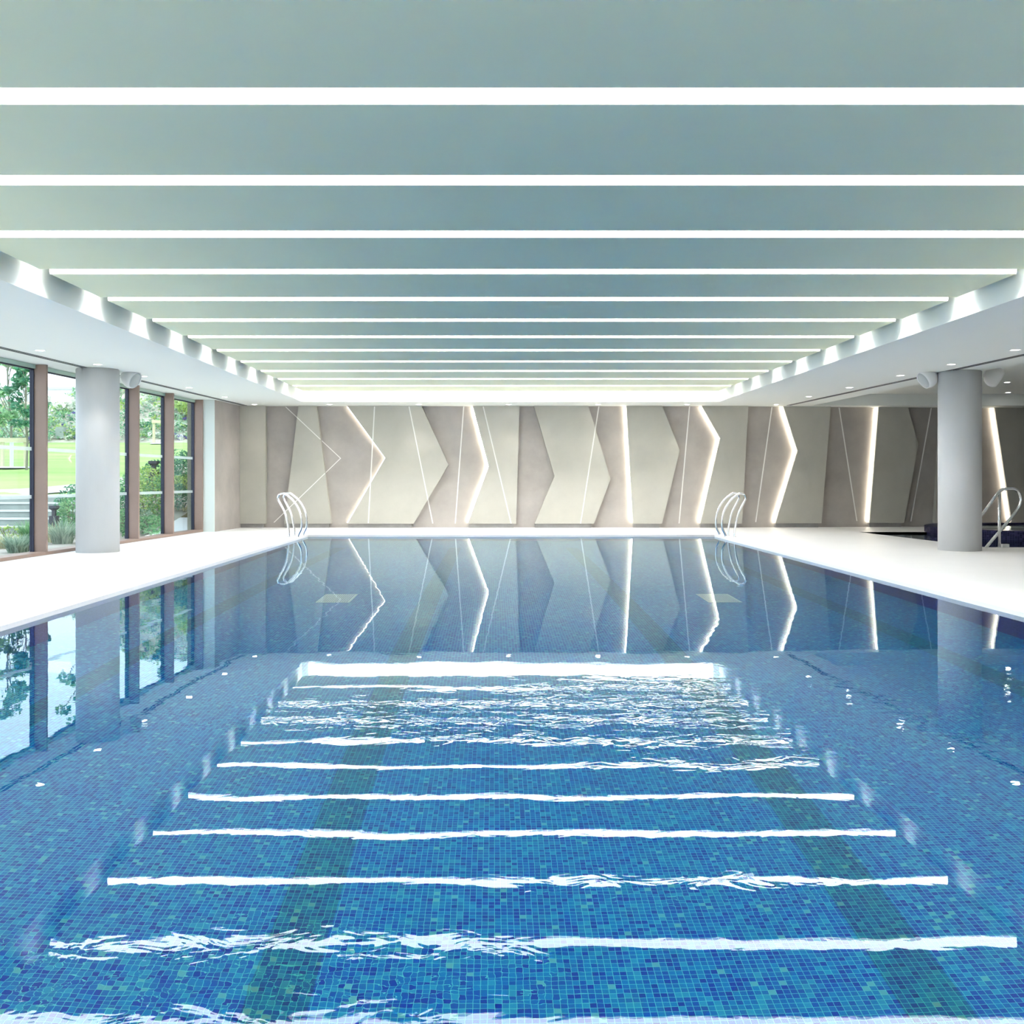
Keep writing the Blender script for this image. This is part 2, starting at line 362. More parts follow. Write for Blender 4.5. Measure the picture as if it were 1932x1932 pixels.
# ---- ceiling: soffit with recess over the pool and a raised bay over the plunge pool
bm = bmesh.new()
BAY = [(8.25, 13.0), (14.3, 13.0), (14.3, 24.35), (7.70, 24.35)]
outer = [(wx(YN)-0.33, YN-0.1), (XR+0.1, YN-0.1), (XR+0.1, 25.75), (5.5, 24.9), (-6.4, 24.9), (-6.4, 22.75), (wx(22.75)-0.33, 22.75)]
loops = [outer, [(RL, -2.6), (RR, -2.6), (RR, RF), (RL, RF)], BAY]
edges = []
for lp in loops:
    vs = [bm.verts.new((x, y, CEIL)) for x, y in lp]
    edges += [bm.edges.new((vs[i], vs[(i+1) % len(vs)])) for i in range(len(vs))]
bmesh.ops.triangle_fill(bm, use_beauty=True, edges=edges, normal=(0,0,-1))
r = bmesh.ops.extrude_face_region(bm, geom=list(bm.faces))
bmesh.ops.translate(bm, verts=[v for v in r['geom'] if isinstance(v, bmesh.types.BMVert)], vec=(0,0,SLAB-CEIL))
# lids of the two recesses
box(bm, RL-0.3, RR+0.3, -2.9, RF+0.3, SLAB, SLAB+0.08)
hexa(bm, [(x, y, 3.24) for x, y in BAY], [(x, y, 3.36) for x, y in BAY])
struct(obj('ceiling', bm, 'ceiling'), 'pale plaster ceiling with a recess over the pool')
# ---- suspended rafts and linear lights between them
PITCH, SLOT = 1.4665, 0.225
GX0, GX1 = RL + 0.125, RR - 0.125
nr = 0
for n in range(12, -6, -1):
    y0 = 5.33 + PITCH * (n - 1)
    y1 = y0 + PITCH - SLOT
    if n == 12: y1 = 22.65
    if y1 < -2.4: continue
    y0 = max(y0, -2.55)
    bm = bmesh.new(); box(bm, GX0, GX1, y0, y1, RAFT, SLAB - 0.002); 
    bm.normal_update()
    for f in bm.faces: f.material_index = 1 if abs(f.normal.y) > 0.5 else 0
    o = obj('ceiling_raft', bm, ['raft', 'slotwhite'])
    k = 12 - n
    tag(o, 'long white board hanging across the pool ceiling, %s from the far wall' % ordn(k), 'ceiling panel', 'suspended ceiling boards over the pool')
    # light on the near side of this raft
    if y0 > -2.2:
        bm = bmesh.new(); yc = y0 - SLOT/2
        root = empty('linear_light', ((GX0+GX1)/2, yc, RAFT + 0.08)); ro = Vector(root.location)
        box(bm, GX0, GX1, yc - 0.018, yc + 0.018, RAFT + 0.080, RAFT + 0.098)
        obj('lamp_strip', off(bm, ro), 'led', root)
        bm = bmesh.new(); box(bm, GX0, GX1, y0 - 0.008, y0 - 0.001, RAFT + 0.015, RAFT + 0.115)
        obj('diffuser', off(bm, ro), 'diffuser', root); o = root  # glow panel added over the raft side to whiten the slot and its reflection
        tag(o, 'white linear light in the ceiling gap, %s from the far wall' % ordn(k+1), 'ceiling light', 'linear lights between the ceiling boards')
root = empty('linear_light', ((GX0+GX1)/2, 22.91, SLAB - 0.02)); ro = Vector(root.location)
bm = bmesh.new(); box(bm, GX0, GX1, 22.86, 22.96, SLAB - 0.03, SLAB - 0.004); obj('lamp_strip', off(bm, ro), 'cove', root)
bm = bmesh.new(); box(bm, GX0 + 0.02, GX1 - 0.02, RF - 0.008, RF - 0.001, CEIL + 0.03, SLAB - 0.06); obj('diffuser', off(bm, ro), 'diffuser', root)  # second box: glow panel added on the recess end wall to brighten its reflection
tag(root, 'brightest linear light, in the wide end gap by the far wall, first of the row', 'ceiling light', 'linear lights between the ceiling boards')

# ---- far wall
bm = bmesh.new()
hexa(bm, [(-6.45, 24.6, 0), (5.5, 24.6, 0), (XR, wallY(XR), 0), (XR, 25.8, 0), (5.5, 24.85, 0), (-6.45, 24.85, 0)],
         [(-6.45, 24.6, SLAB), (5.5, 24.6, SLAB), (XR, wallY(XR), SLAB), (XR, 25.8, SLAB), (5.5, 24.85, SLAB), (-6.45, 24.85, SLAB)])
struct(obj('wall_far', bm, 'render'), 'taupe plaster far wall')
# return wall at the end of the glazing
X405 = px(405, 22.62)
bm = bmesh.new(); hexa(bm, [(X405, 22.63, 0), (-6.17, 24.6, 0), (-6.45, 24.6, 0), (X405-0.24, 22.75, 0)], [(X405, 22.63, CEIL), (-6.17, 24.6, CEIL), (-6.45, 24.6, CEIL), (X405-0.24, 22.75, CEIL)])
struct(obj('wall_corner', bm, 'render'), 'taupe return wall beside the glazing')
bm = bmesh.new(); box(bm, wx(22.6)+0.0, X405, 22.6, 22.63, 0, CEIL)
struct(obj('trim_1', bm, 'jamb'), 'pale green wall end beside the last window')
struct(obj('wall_right', B(XR, XR+0.2, YN-0.2, 25.9, 0, SLAB), 'render'))
struct(obj('wall_near', B(wx(YN)-0.3, XR+0.1, YN-0.2, YN, 0, SLAB), 'ceiling'))

# ---- wall relief panels
P = 0.15
def onwall(x, y, off=0.0):
    """point of the far wall seen at photo (x, y), standing off by off"""
    s = (x - CX) / F
    D = WY - off
    if s * D > 5.5: D = (WY - off - 5.5*0.095) / (1 - 0.095*s)
    return s * D, D, pz(y, D)
TOPY, BOTY = 700, 987.8
def poly3(pts, off):
    out = []
    for x, y in pts:
        X, Y, Z = onwall(x, y, off)
        if y <= TOPY: Z = CEIL - 0.001
        if y >= 980: Z = 0.10
        out.append((X, Y, Z))
    return out
# outlines: left edge from top to bottom, then right edge from bottom to top  (T = at the ceiling, Bt = lower edge)
T, Bt = TOPY, BOTY
panels = [
 ([(452.5, T), (452.5, Bt)], [(501, Bt), (501, T)], False, 'narrow plain rectangular taupe wall panel in the left corner of the far wall'),
 ([(563, T), (536, Bt)], [(625, Bt), (597, T)], False, 'wall panel widening downwards behind the left pool ladder, crossed by a thin chevron line'),
 ([(655, T), (726.5, 864), (655, Bt)], [(780.5, Bt), (846, 876.6), (795, T)], True, 'widest chevron wall panel, softly lit along its left edge, crossed by two thin lines'),
 ([(892, T), (922, 880), (883, Bt)], [(973.8, Bt), (980, T)], True, 'wall panel left of centre with a notched glowing left edge and straight right edge'),
 ([(1007.5, T), (1046.3, 898), (1009, Bt)], [(1120.4, Bt), (1152, 904), (1110, T)], False, 'unlit chevron wall panel in the middle with dark edges both sides'),
 ([(1182, T), (1194.4, Bt)], [(1249, Bt), (1282.5, 850), (1249, T)], True, 'wall panel with a straight glowing left edge and pointed right edge'),
 ([(1324, T), (1358.8, 827), (1321.5, Bt)], [(1400.2, Bt), (1412, T)], True, 'wall panel behind the right pool ladder with a bright notched left edge'),
 ([(1478, T), (1504.8, 850.5), (1463, Bt)], [(1550, Bt), (1567.5, T)], True, 'wall panel right of the right pool ladder with a bright notched left edge'),
 ([(1658, T), (1640.7, Bt)], [(1706, Bt), (1733, 838.3), (1712.7, T)], True, 'dim wall panel just left of the right column with a straight glowing left edge'),
 ([(1776, T), (1764, Bt)], [(1840, Bt), (1832, T)], False, 'wall panel almost hidden behind the right column'),
 ([(1876.7, T), (1909, Bt)], [(1990, Bt), (1975, T)], True, 'dark wall panel at the far right behind the chrome handrail, slanting lit left edge'),
]
pan2d = []
for L, R, lit, lab in panels:
    base = onwall((L[-1][0]+R[0][0])/2, Bt, P/2)
    root = empty('wall_panel', (base[0], base[1], 0)); ro = Vector(root.location)
    pts = L + R
    bm = bmesh.new()
    fr_ = poly3(pts, P); ba = []
    for (X, Y, Z) in fr_:
        ba.append((X, wallY(X) - 0.001, Z))
    hexa(bm, fr_, ba)
    obj('panel_face', off(bm, ro), 'panel', root)
    # stone plinth under the panel, set back
    xl, xr = fr_[len(L)-1], fr_[len(L)]
    bm = bmesh.new()
    a0, a1 = xl[0] + 0.01, xr[0] - 0.06
    hexa(bm, [(a0, xl[1]+0.05, 0), (a1, xr[1]+0.05, 0), (a1, wallY(a1)-0.001, 0), (a0, wallY(a0)-0.001, 0)],
             [(a0, xl[1]+0.05, 0.099), (a1, xr[1]+0.05, 0.099), (a1, wallY(a1)-0.001, 0.099), (a0, wallY(a0)-0.001, 0.099)])
    obj('plinth', off(bm, ro), 'plinth', root)
    if lit:
        bm = bmesh.new()
        Lp = [Vector(p) for p in fr_[:len(L)]]
        for a, b in zip(Lp, Lp[1:]):
            e = []
            for q in (a, b):
                soft = 'widest' in lab
                for dx, dy in (((-0.022, -0.055), (-0.003, -0.055), (-0.003, -0.03), (-0.022, -0.03)) if soft else ((-0.028, -0.060), (-0.003, -0.060), (-0.003, -0.035), (-0.028, -0.035))):
                    e.append((q.x + dx, wallY(q.x) + dy, min(max(q.z, 0.12), CEIL - 0.02)))
            hexa(bm, e[:4], e[4:])
        obj('edge_light', off(bm, ro), 'wled2' if 'widest' in lab else 'wled', root)['label'] = 'warm white light strip'
    tag(root, lab, 'wall panel', 'raised relief panels on the far wall')
    pan2d.append([(p[0], p[2]) for p in fr_])
# ---- thin pale inlay lines following wall and panels
def inside(poly, x, z):
    c = False; j = len(poly) - 1
    for i in range(len(poly)):
        xi, zi = poly[i]; xj, zj = poly[j]
        if (zi > z) != (zj > z) and x < (xj-xi)*(z-zi)/(zj-zi)+xi: c = not c
        j = i
    return c
lines = [
 ([(539, 767.6), (642.6, 864.7), (517, 985.7)], 'long pale chevron inlay line crossing the left wall panels'),
 ([(706.7, 767), (695, 987)], 'near vertical pale inlay line on the left of the widest chevron panel'),
 ([(771.8, 767), (816.5, 987.5)], 'pale inlay line leaning right across the widest chevron panel'),
 ([(874.9, 767), (859, 987.5)], 'pale inlay line on the bare wall right of the widest chevron panel'),
 ([(911.7, 767), (964.3, 987.5)], 'pale inlay line slanting down the panel left of centre'),
 ([(1129.8, 767), (1095.5, 987.5)], 'pale inlay line crossing the unlit middle chevron panel'),
 ([(1300.9, 767), (1281.2, 987.5)], 'pale inlay line on the wall left of the right pool ladder'),
 ([(1456.4, 768), (1425.8, 985)], 'pale inlay line on the wall just right of the right pool ladder'),
 ([(1583.1, 769), (1616.6, 983)], 'pale inlay line leaning right midway between right ladder and right column'),
 ([(1757, 769), (1718.3, 984)], 'pale inlay line on the dark wall beside the right column'),
]
for pts, lab in lines:
    bm = bmesh.new()
    for (xa, ya), (xb, yb) in zip(pts, pts[1:]):
        n = 60; runs = []; 
        for k in range(n):
            t0, t1 = k/n, (k+1)/n; tm = (t0+t1)/2
            X, Y, Z = onwall(xa+(xb-xa)*tm, ya+(yb-ya)*tm, P)
            s = any(inside(q, X, Z) for q in pan2d)
            if runs and runs[-1][2] == s: runs[-1][1] = t1
            else: runs.append([t0, t1, s])
        for t0, t1, s in runs:
            o_ = (P if s else 0.0)
            e = []
            for t in (t0, t1):
                X, Y, Z = onwall(xa+(xb-xa)*t, ya+(yb-ya)*t, o_)
                Z = min(Z, CEIL-0.005)
                w = 0.014
                for dx, dy in ((-w, -0.006), (w, -0.006), (w, 0.0), (-w, 0.0)):
                    e.append((X+dx, Y+dy, Z))
            hexa(bm, e[:4], e[4:])
    tag(obj('inlay_strip', bm, 'inlay'), lab, 'wall inlay', 'thin pale lines on the far wall')

# ---- windows
bay = 1.726
k = 0; y1 = 22.61
ang = math.atan(0.0627)
while y1 > YN:
    y0 = y1 - bay
    root = empty('window_%d' % (k+1), (wx(y1), y1, 0), -ang); struct(root)
    # local frame: +y along the wall away from camera ends at 0, x inward
    L = bay / math.cos(ang)
    bm = bmesh.new(); box(bm, -0.19, 0.0, -0.055, 0.0, 0.05, CEIL-0.004); obj('mullion', bm, 'bronze', root)
    bm = bmesh.new(); box(bm, -0.255, -0.19, -0.075, 0.0, 0.05, CEIL-0.004); box(bm, -0.245, -0.20, -L, -0.075, CEIL-0.085, CEIL-0.065)
    obj('glazing_frame', bm, 'gasket', root)
    bm = bmesh.new(); box(bm, -0.27, 0.0, -L, 0.0, 0.0, 0.05); obj('window_sill', bm, 'bronze', root)
    bm = bmesh.new(); box(bm, -0.235, -0.225, -L, -0.075, 0.05, CEIL-0.085); obj('glass_pane', bm, 'glass', root)
    bm = bmesh.new(); box(bm, -0.27, -0.17, -L, -0.0, CEIL-0.065, CEIL-0.004); obj('head_lining', bm, 'lining', root)
    for z in (0.905, 1.65):
        bm = bmesh.new(); box(bm, -0.221, -0.219, -L, -0.076, z-0.028, z+0.028); obj('frosted_band', bm, 'frost', root)
    k += 1; y1 = y0
# linear slot diffusers in the soffit
def slotline(p0, p1, lab):
    a, b = Vector((*p0, 0)), Vector((*p1, 0)); d = (b-a).normalized(); n = Vector((d.y, -d.x, 0))
    bm = bmesh.new()
    for o_ in (-0.034, 0.034):
        q = [a+n*(o_-0.02), a+n*(o_+0.02), b+n*(o_+0.02), b+n*(o_-0.02)]
        hexa(bm, [(v.x, v.y, CEIL-0.005) for v in q], [(v.x, v.y, CEIL-0.0005) for v in q])
    o = obj('slot_diffuser', bm, 'slot'); tag(o, lab, 'air diffuser', 'long slot diffusers in the ceiling')
slotline((wx(-3)+0.40, -3.0), (wx(24.35)+0.40, 24.35), 'thin dark double slot diffuser in the ceiling along the windows')
slotline((7.86+0.062*(14.6-16.9)+0.0, 12.0), (7.10, 24.3), 'thin dark slot diffuser in the ceiling beside the right column')

# ---- columns
def column(x, y, lab):
    root = empty('column', (x, y, 0)); 
    bm = bmesh.new(); lathe(bm, [(0, 0.0), (0.335, 0.0), (0.335, CEIL-0.012), (0.325, CEIL-0.011), (0.325, CEIL), (0, CEIL)], 64)
    o = obj('column_shaft', bm, 'column', root)
    for p in o.data.polygons: p.use_smooth = abs(p.normal.z) < 0.5
    tag(root, lab, 'column', kind='thing')
column(px(184.6, 16.37), 16.37, 'round pale concrete column standing by the windows')
column(px(1810.6, 16.72), 16.72, 'round grey concrete column standing by the plunge pool handrail')

# ---- downlights
def downlight(x, y, lab, grp, z=CEIL, power=14):
    root = empty('downlight', (x, y, z))
    bm = bmesh.new(); lathe(bm, [(0.058, -0.002), (0.075, -0.008), (0.078, 0.0), (0.058, 0.0)], 24); obj('trim_ring', bm, 'white', root)
    bm = bmesh.new(); lathe(bm, [(0, -0.003), (0.057, -0.003)], 24); obj('lamp_disc', bm, 'lamp', root)
    l = bpy.data.lights.new('downlight_beam', 'SPOT'); l.energy = power; l.spot_size = math.radians(78); l.spot_blend = 0.8; l.shadow_soft_size = 0.04; l.color = (1, 0.95, 0.86)
    lo_ = bpy.data.objects.new('downlight_beam', l); C.objects.link(lo_); lo_.parent = root; lo_.location = (0, 0, -0.02)
    tag(root, lab, 'downlight', grp)
D0 = CEIL - H
for i, xx in enumerate((480.4, 621.5, 790.2, 959.4, 1128, 1296, 1464.5)):
    downlight(px(xx, 24.0), 24.0, 'recessed downlight in the row above the far wall, %s from the left' % ordn(i), 'downlights along the far wall')
for i, (xx, yy) in enumerate(((424, 748.7), (357, 731.3), (271, 709.7), (184, 687.3), (75.5, 661))):
    D = D0*F/(CY-yy); downlight(px(xx, D), D, 'recessed downlight in the ceiling along the windows, %s from the far end' % ordn(i), 'downlights along the windows')
for i, (xx, yy) in enumerate(((1526, 748), (1602.6, 731), (1698.7, 708.3), (1794.9, 687.2), (1915.6, 660))):
    D = D0*F/(CY-yy); downlight(px(xx, D), D, 'recessed downlight in the lower ceiling on the right, %s from the far end' % ordn(i), 'downlights on the right side')
downlight(10.9, 21.4, 'nearer recessed downlight in the raised ceiling bay over the plunge pool', 'downlights over the plunge pool', 3.24, 5)
downlight(12.2, 23.9, 'farther recessed downlight in the raised ceiling bay over the plunge pool', 'downlights over the plunge pool', 3.24, 5)

# ---- pendant speakers
def speaker(cx_, cy_, D, axis, side, lab):
    x, z = px(cx_, D), pz(cy_, D)
    root = empty('ceiling_speaker', (x, D, CEIL)); zc = z - CEIL; K = 1.14
    ax = Vector(axis).normalized(); o0 = Vector((0, 0, zc))
    bm = bmesh.new(); lathe(bm, [(a_*K, b_*K) for a_, b_ in [(0, -0.15), (0.04, -0.145), (0.08, -0.127), (0.113, -0.099), (0.137, -0.061), (0.149, -0.018), (0.149, 0.02), (0.142, 0.05), (0.130, 0.075), (0.124, 0.075), (0.120, 0.06), (0, 0.06)]], 40, ax, o0)
    obj('speaker_body', bm, 'white', root, smooth=False)
    for p in C.objects[-1].data.polygons: p.use_smooth = True
    bm = bmesh.new(); lathe(bm, [(a_*K, b_*K) for a_, b_ in [(0, 0.087), (0.07, 0.082), (0.119, 0.067), (0.119, 0.061), (0, 0.061)]], 40, ax, o0); obj('speaker_grille', bm, 'greygrille', root, smooth=True)
    bm = bmesh.new()
    tube(bm, [(0, 0, -0.01), (0, 0, zc + 0.12)], 0.014, 10)
    tube(bm, smoothpath([(0, 0, zc+0.175), (side*0.13, 0, zc+0.14), (side*0.185, 0, zc+0.04), (side*0.19, 0, zc)], 5), 0.010, 8)
    obj('bracket', bm, 'white', root)
    bm = bmesh.new(); lathe(bm, [(0, -0.02), (0.06, -0.02), (0.065, 0.0), (0, 0.0)], 24); obj('ceiling_plate', bm, 'white', root)
    tag(root, lab, 'speaker', 'white bowl speakers under the ceiling')
speaker(248.5, 713.5, 16.9, (0.86, -0.22, -0.52), -1, 'white bowl speaker under the ceiling right of the window-side column')
speaker(1749, 713.5, 16.9, (-0.86, -0.10, -0.52), 1, 'white bowl speaker under the ceiling on the pool side of the right column')
speaker(1877, 711.5, 16.9, (0.86, -0.22, -0.52), -1, 'white bowl speaker under the ceiling on the plunge pool side of the right column')

# ---- pool ladders
def ladder(mirror, lab):
    Xe = PR if mirror else PL
    sg = -1 if mirror else 1
    near = [(541.5,1013.5),(540.9,999),(534.7,969.4),(522.2,944.6),(520.8,938),(523.5,933),(529.7,931),(536,933),(549.6,944.6),(559.5,959.5),(564.5,974.4),(565.4,988),(563.9,999),(559.5,1008),(559,1014.5)]
    yn = 20.5
    root = empty('pool_ladder', (Xe, yn + 0.28, 0))
    prof = []
    for x, y in near:
        prof.append((px(x, yn) - PL, pz(y, yn)))
    prof = [(a + 0.04, max(z, 0.0) if i == 0 else z) for i, (a, z) in enumerate(prof)]
    prof[0] = (prof[0][0], 0.0)
    prof += [(0.035, -0.25), (0.035, -0.75)]
    for j, yy in enumerate((yn, yn + 0.56)):
        bm = bmesh.new()
        tube(bm, smoothpath([(sg*a, yy - yn - 0.28, z) for a, z in prof], 6), 0.021, 12)
        o = obj('side_rail', bm, 'chrome', root, smooth=True)
    for z in (-0.28, -0.52, -0.74):
        bm = bmesh.new(); box(bm, sg*0.035-0.03, sg*0.035+0.03, -0.28, 0.28, z-0.012, z+0.012); bevel(bm, 0.005); obj('tread', bm, 'chrome', root)
    for yy in (-0.28, 0.28):
        bm = bmesh.new(); lathe(bm, [(0.0, 0.0), (0.045, 0.0), (0.045, 0.006), (0.022, 0.010), (0, 0.010)], 20, org=Vector((sg*prof[0][0], yy, 0.0))); obj('foot_flange', bm, 'chrome', root)
    tag(root, lab, 'pool ladder', 'chrome pool ladders')
ladder(False, 'chrome pool ladder at the far end of the pool, on the window side')
ladder(True, 'chrome pool ladder at the far end of the pool, on the plunge pool side')

# ---- plunge pool handrail
D = 17.36
def hp(x, y, d=D): return (px(x, d), d, pz(y, d))
root = empty('handrail', (px(1885.6, D), D, 0)); ro = Vector(root.location)
bm = bmesh.new()
pth = [hp(1822, 1012), hp(1856, 967), hp(1880, 934), hp(1887, 926.5), hp(1894, 923), hp(1904, 922.3), hp(1913, 922.5), hp(1920, 926), hp(1925, 934), hp(1926.5, 944), hp(1923, 956), hp(1914, 969), hp(1890, 998), hp(1864, 1028.5), hp(1858, 1036)]
tube(bm, smoothpath(pth, 5), 0.026, 14); obj('rail', off(bm, ro), 'chrome', root, smooth=True)
bm = bmesh.new(); tube(bm, [(ro.x, ro.y, 0.0), (ro.x, ro.y, pz(928.5, D))], 0.025, 14); obj('post', off(bm, ro), 'chrome', root, smooth=True)
bm = bmesh.new(); lathe(bm, [(0, 0), (0.05, 0), (0.05, 0.008), (0, 0.008)], 20); obj('foot_flange', bm, 'chrome', root)
tag(root, 'chrome looped handrail at the edge of the plunge pool', 'handrail')
bm = B(-0.06, 0.06, -0.03, 0.03, 0, 0.06); bevel(bm, 0.006); 
tag(obj('edge_block', bm, 'white', loc=(px(1895.5, 17.41), 17.39, 0.0)), 'small white block on the deck beside the handrail post', 'block')

# ---- floor grates under water
def grate(x, y, lab):
    root = empty('floor_grate', (x, y, zf))
    bm = bmesh.new(); w, l = 0.19, 0.36
    box(bm, -w, w, -l, -l+0.02, 0, 0.012); box(bm, -w, w, l-0.02, l, 0, 0.012); box(bm, -w, -w+0.015, -l, l, 0, 0.012); box(bm, w-0.015, w, -l, l, 0, 0.012)
    obj('grate_frame', bm, 'grate', root)
    bm = bmesh.new(); xx = -w + 0.022
    while xx < w - 0.02: box(bm, xx, xx+0.0175, -l+0.02, l-0.02, 0.001, 0.011); xx += 0.025
    obj('grate_slats', bm, 'grate', root)
    bm = B(-w+0.015, w-0.015, -l+0.02, l-0.02, 0.0, 0.002); obj('grate_well', bm, 'navy', root)
    tag(root, lab, 'floor grate', 'white inlet grates on the pool floor')
grate(-1.82, 11.68, 'white slatted grate on the pool floor, left of the middle')
grate(2.60, 11.68, 'white slatted grate on the pool floor, right of the middle')

# ================================================================= THE GARDEN beyond the glazing
def sm(a, b, t):
    t = min(max((t-a)/(b-a), 0), 1); return t*t*(3-2*t)
def ground(X, Y):
    z = 0.83 * min(max((Y-21.9)/1.9, 0), 1) - 0.03
    if Y > 23.8: z += 0.098*(min(Y, 44.0)-23.8)
    if Y > 44.0:
        tall = sm(-24, -19, X)
        z += (Y-44.0)*(0.20+0.30*tall) if Y < 56 else 12*(0.20+0.30*tall)
    return z
def gmesh(name, x0, x1, nx, y0, y1, ny, m, dz=0.0):
    bm = bmesh.new(); g = []
    for j in range(ny+1):
        row = []
        for i in range(nx+1):
            X = x0+(x1-x0)*i/nx; Y = y0+(y1-y0)*j/ny
            X = min(X, -7.4 if Y < 22.7 else -6.95)
            row.append(bm.verts.new((X, Y, ground(X, Y)+dz)))
        g.append(row)
    for j in range(ny):
        for i in range(nx):
            try: bm.faces.new((g[j][i], g[j][i+1], g[j+1][i+1], g[j+1][i]))
            except ValueError: pass
    bmesh.ops.remove_doubles(bm, verts=bm.verts, dist=1e-5)
    return obj(name, bm, m)
o = gmesh('terrace_ground', -40, -7.0, 12, 2, 23.8, 24, 'path'); struct(o, 'pale paved terrace and bed outside the windows')
o = gmesh('lawn', -60, -7.0, 24, 23.8, 44.0, 20, 'lawn'); struct(o, 'sloping green lawn outside the windows')
o = gmesh('planted_bank', -60, -7.0, 40, 44.0, 70, 30, 'bank'); struct(o, 'planted earth bank behind the lawn')
# outside wall of the building, seen obliquely past the last window
struct(obj('wall_outside', B(-6.9, -6.56, 22.64, 34, 0, 3.6), 'bark'), 'dark textured outside wall of the building')
# curved gravel path on the lawn
bm = bmesh.new()
cl = smoothpath([(-12.6, 23.9, 0), (-11.3, 24.4, 0), (-10.2, 25.8, 0), (-9.6, 28.0, 0), (-9.3, 31.0, 0), (-9.3, 35, 0)], 6)
wd = [1.3]*6 + [1.1]*100
pr = None
for i, p in enumerate(cl):
    t = (cl[min(i+1, len(cl)-1)] - cl[max(i-1, 0)]).normalized(); n = Vector((t.y, -t.x, 0)); w_ = 0.75
    a = p - n*w_; b = p + n*w_
    q = (bm.verts.new((a.x, a.y, ground(a.x, a.y)+0.03)), bm.verts.new((b.x, b.y, ground(b.x, b.y)+0.03)))
    if pr: bm.faces.new((pr[0], pr[1], q[1], q[0]))
    pr = q
o = obj('gravel_path', bm, 'path'); struct(o, 'pale gravel path curving over the lawn')
# stone steps
root = empty('garden_steps', (-11, 21.8, -0.03))
for i in range(5):
    z0 = -0.03; z1 = 0.165*(i+1)+0.02; y0 = 21.8+0.38*i
    xr = -8.95; xl = -13.5 if i < 4 else -12.0
    bm = B(xl+11, xr+11, y0-21.8, y0-21.8+(0.42 if i < 4 else 0.9), z1-0.165, z1-0.035+0.03-0.03); obj('riser', bm, 'stone', root)
    bm = B(xl+11, xr+11, y0-21.83, y0-21.8+(0.42 if i < 4 else 0.9), z1-0.035+0.03-0.03, z1); obj('tread', bm, 'stonetop', root)
tag(root, 'pale stone garden steps rising to the lawn, seen through the nearest windows', 'steps')

def leafcloud(bm, c, rad, n, size, rnd, flat=0.6, shell=0.5):
    for _ in range(n):
        while True:
            v = Vector((rnd.uniform(-1, 1), rnd.uniform(-1, 1), rnd.uniform(-1, 1)))
            if 0.05 < v.length < 1: break
        v = v.normalized() * (v.length ** shell)
        p = Vector(c) + Vector((v.x*rad[0], v.y*rad[1], v.z*rad[2]))
        d = Vector((rnd.gauss(0, 1), rnd.gauss(0, 1), rnd.gauss(0, flat))).normalized(); e = d.orthogonal().normalized()
        e = (Matrix.Rotation(rnd.uniform(0, 6.28), 3, d) @ e)
        s = size*rnd.uniform(0.6, 1.3); l = d*s; w_ = e*s*0.42
        vs = [bm.verts.new(q) for q in (p-l*0.5, p+w_*0.6, p+l*0.6, p-w_*0.6)]; bm.faces.new(vs)
def blades(bm, n, r, h, rnd, w_=0.012, lean=0.5):
    for _ in range(n):
        a = rnd.uniform(0, 2*PI); rr = r*0.35*math.sqrt(rnd.random()); b = Vector((rr*math.cos(a), rr*math.sin(a), 0))
        out = Vector((math.cos(a+rnd.gauss(0, .5)), math.sin(a+rnd.gauss(0, .5)), 0)); hh = h*rnd.uniform(0.55, 1.1); ln = lean*rnd.uniform(0.2, 1.2)
        sd = Vector((-out.y, out.x, 0))*w_
        pts = []
        for t in (0, 0.35, 0.7, 1.0):
            pts.append(b + out*(ln*hh*t*t) + Vector((0, 0, hh*(t-0.25*ln*t*t))))
        prev = None
        for i, q in enumerate(pts):
            k_ = (1.0, 0.9, 0.6, 0.08)[i]; cur = (bm.verts.new(q-sd*k_), bm.verts.new(q+sd*k_))
            if prev: bm.faces.new((prev[0], prev[1], cur[1], cur[0]))
            prev = cur
def shrub(x, y, z, r, h, n, m, lab, size=0.09, kind='garden_shrub', cat='shrub', seed=1, grp='shrubs and grasses outside the windows'):
    rnd = random.Random(seed); root = empty(kind, (x, y, z))
    bm = bmesh.new()
    for k in range(7):
        a = rnd.uniform(0, 6.28); tp = Vector((math.cos(a)*r*0.6, math.sin(a)*r*0.6, h*rnd.uniform(0.6, 0.95)))
        tube(bm, [(0, 0, 0), tp*0.5 + Vector((0, 0, h*0.1)), tp], 0.008, 5)
    obj('stems', bm, 'bark', root)
    bm = bmesh.new(); leafcloud(bm, (0, 0, h*0.55), (r, r, h*0.5), n, size, rnd); obj('foliage', bm, m, root)
    tag(root, lab, cat, grp); return root
def grass(x, y, z, r, h, n, m, lab, seed=1, lean=0.6, grp='shrubs and grasses outside the windows'):
    bm = bmesh.new(); blades(bm, n, r, h, random.Random(seed), 0.010, lean)
    return tag(obj('ornamental_grass', bm, m, loc=(x, y, z)), lab, 'ornamental grass', grp)
def gx(xx, D): return px(xx, D)
def G(xx, D): X = px(xx, D); return X, D, ground(X, D)
def put(f, xx, D, *a, **k): X, Y, Z = G(xx, D); return f(X, Y, Z, *a, **k)
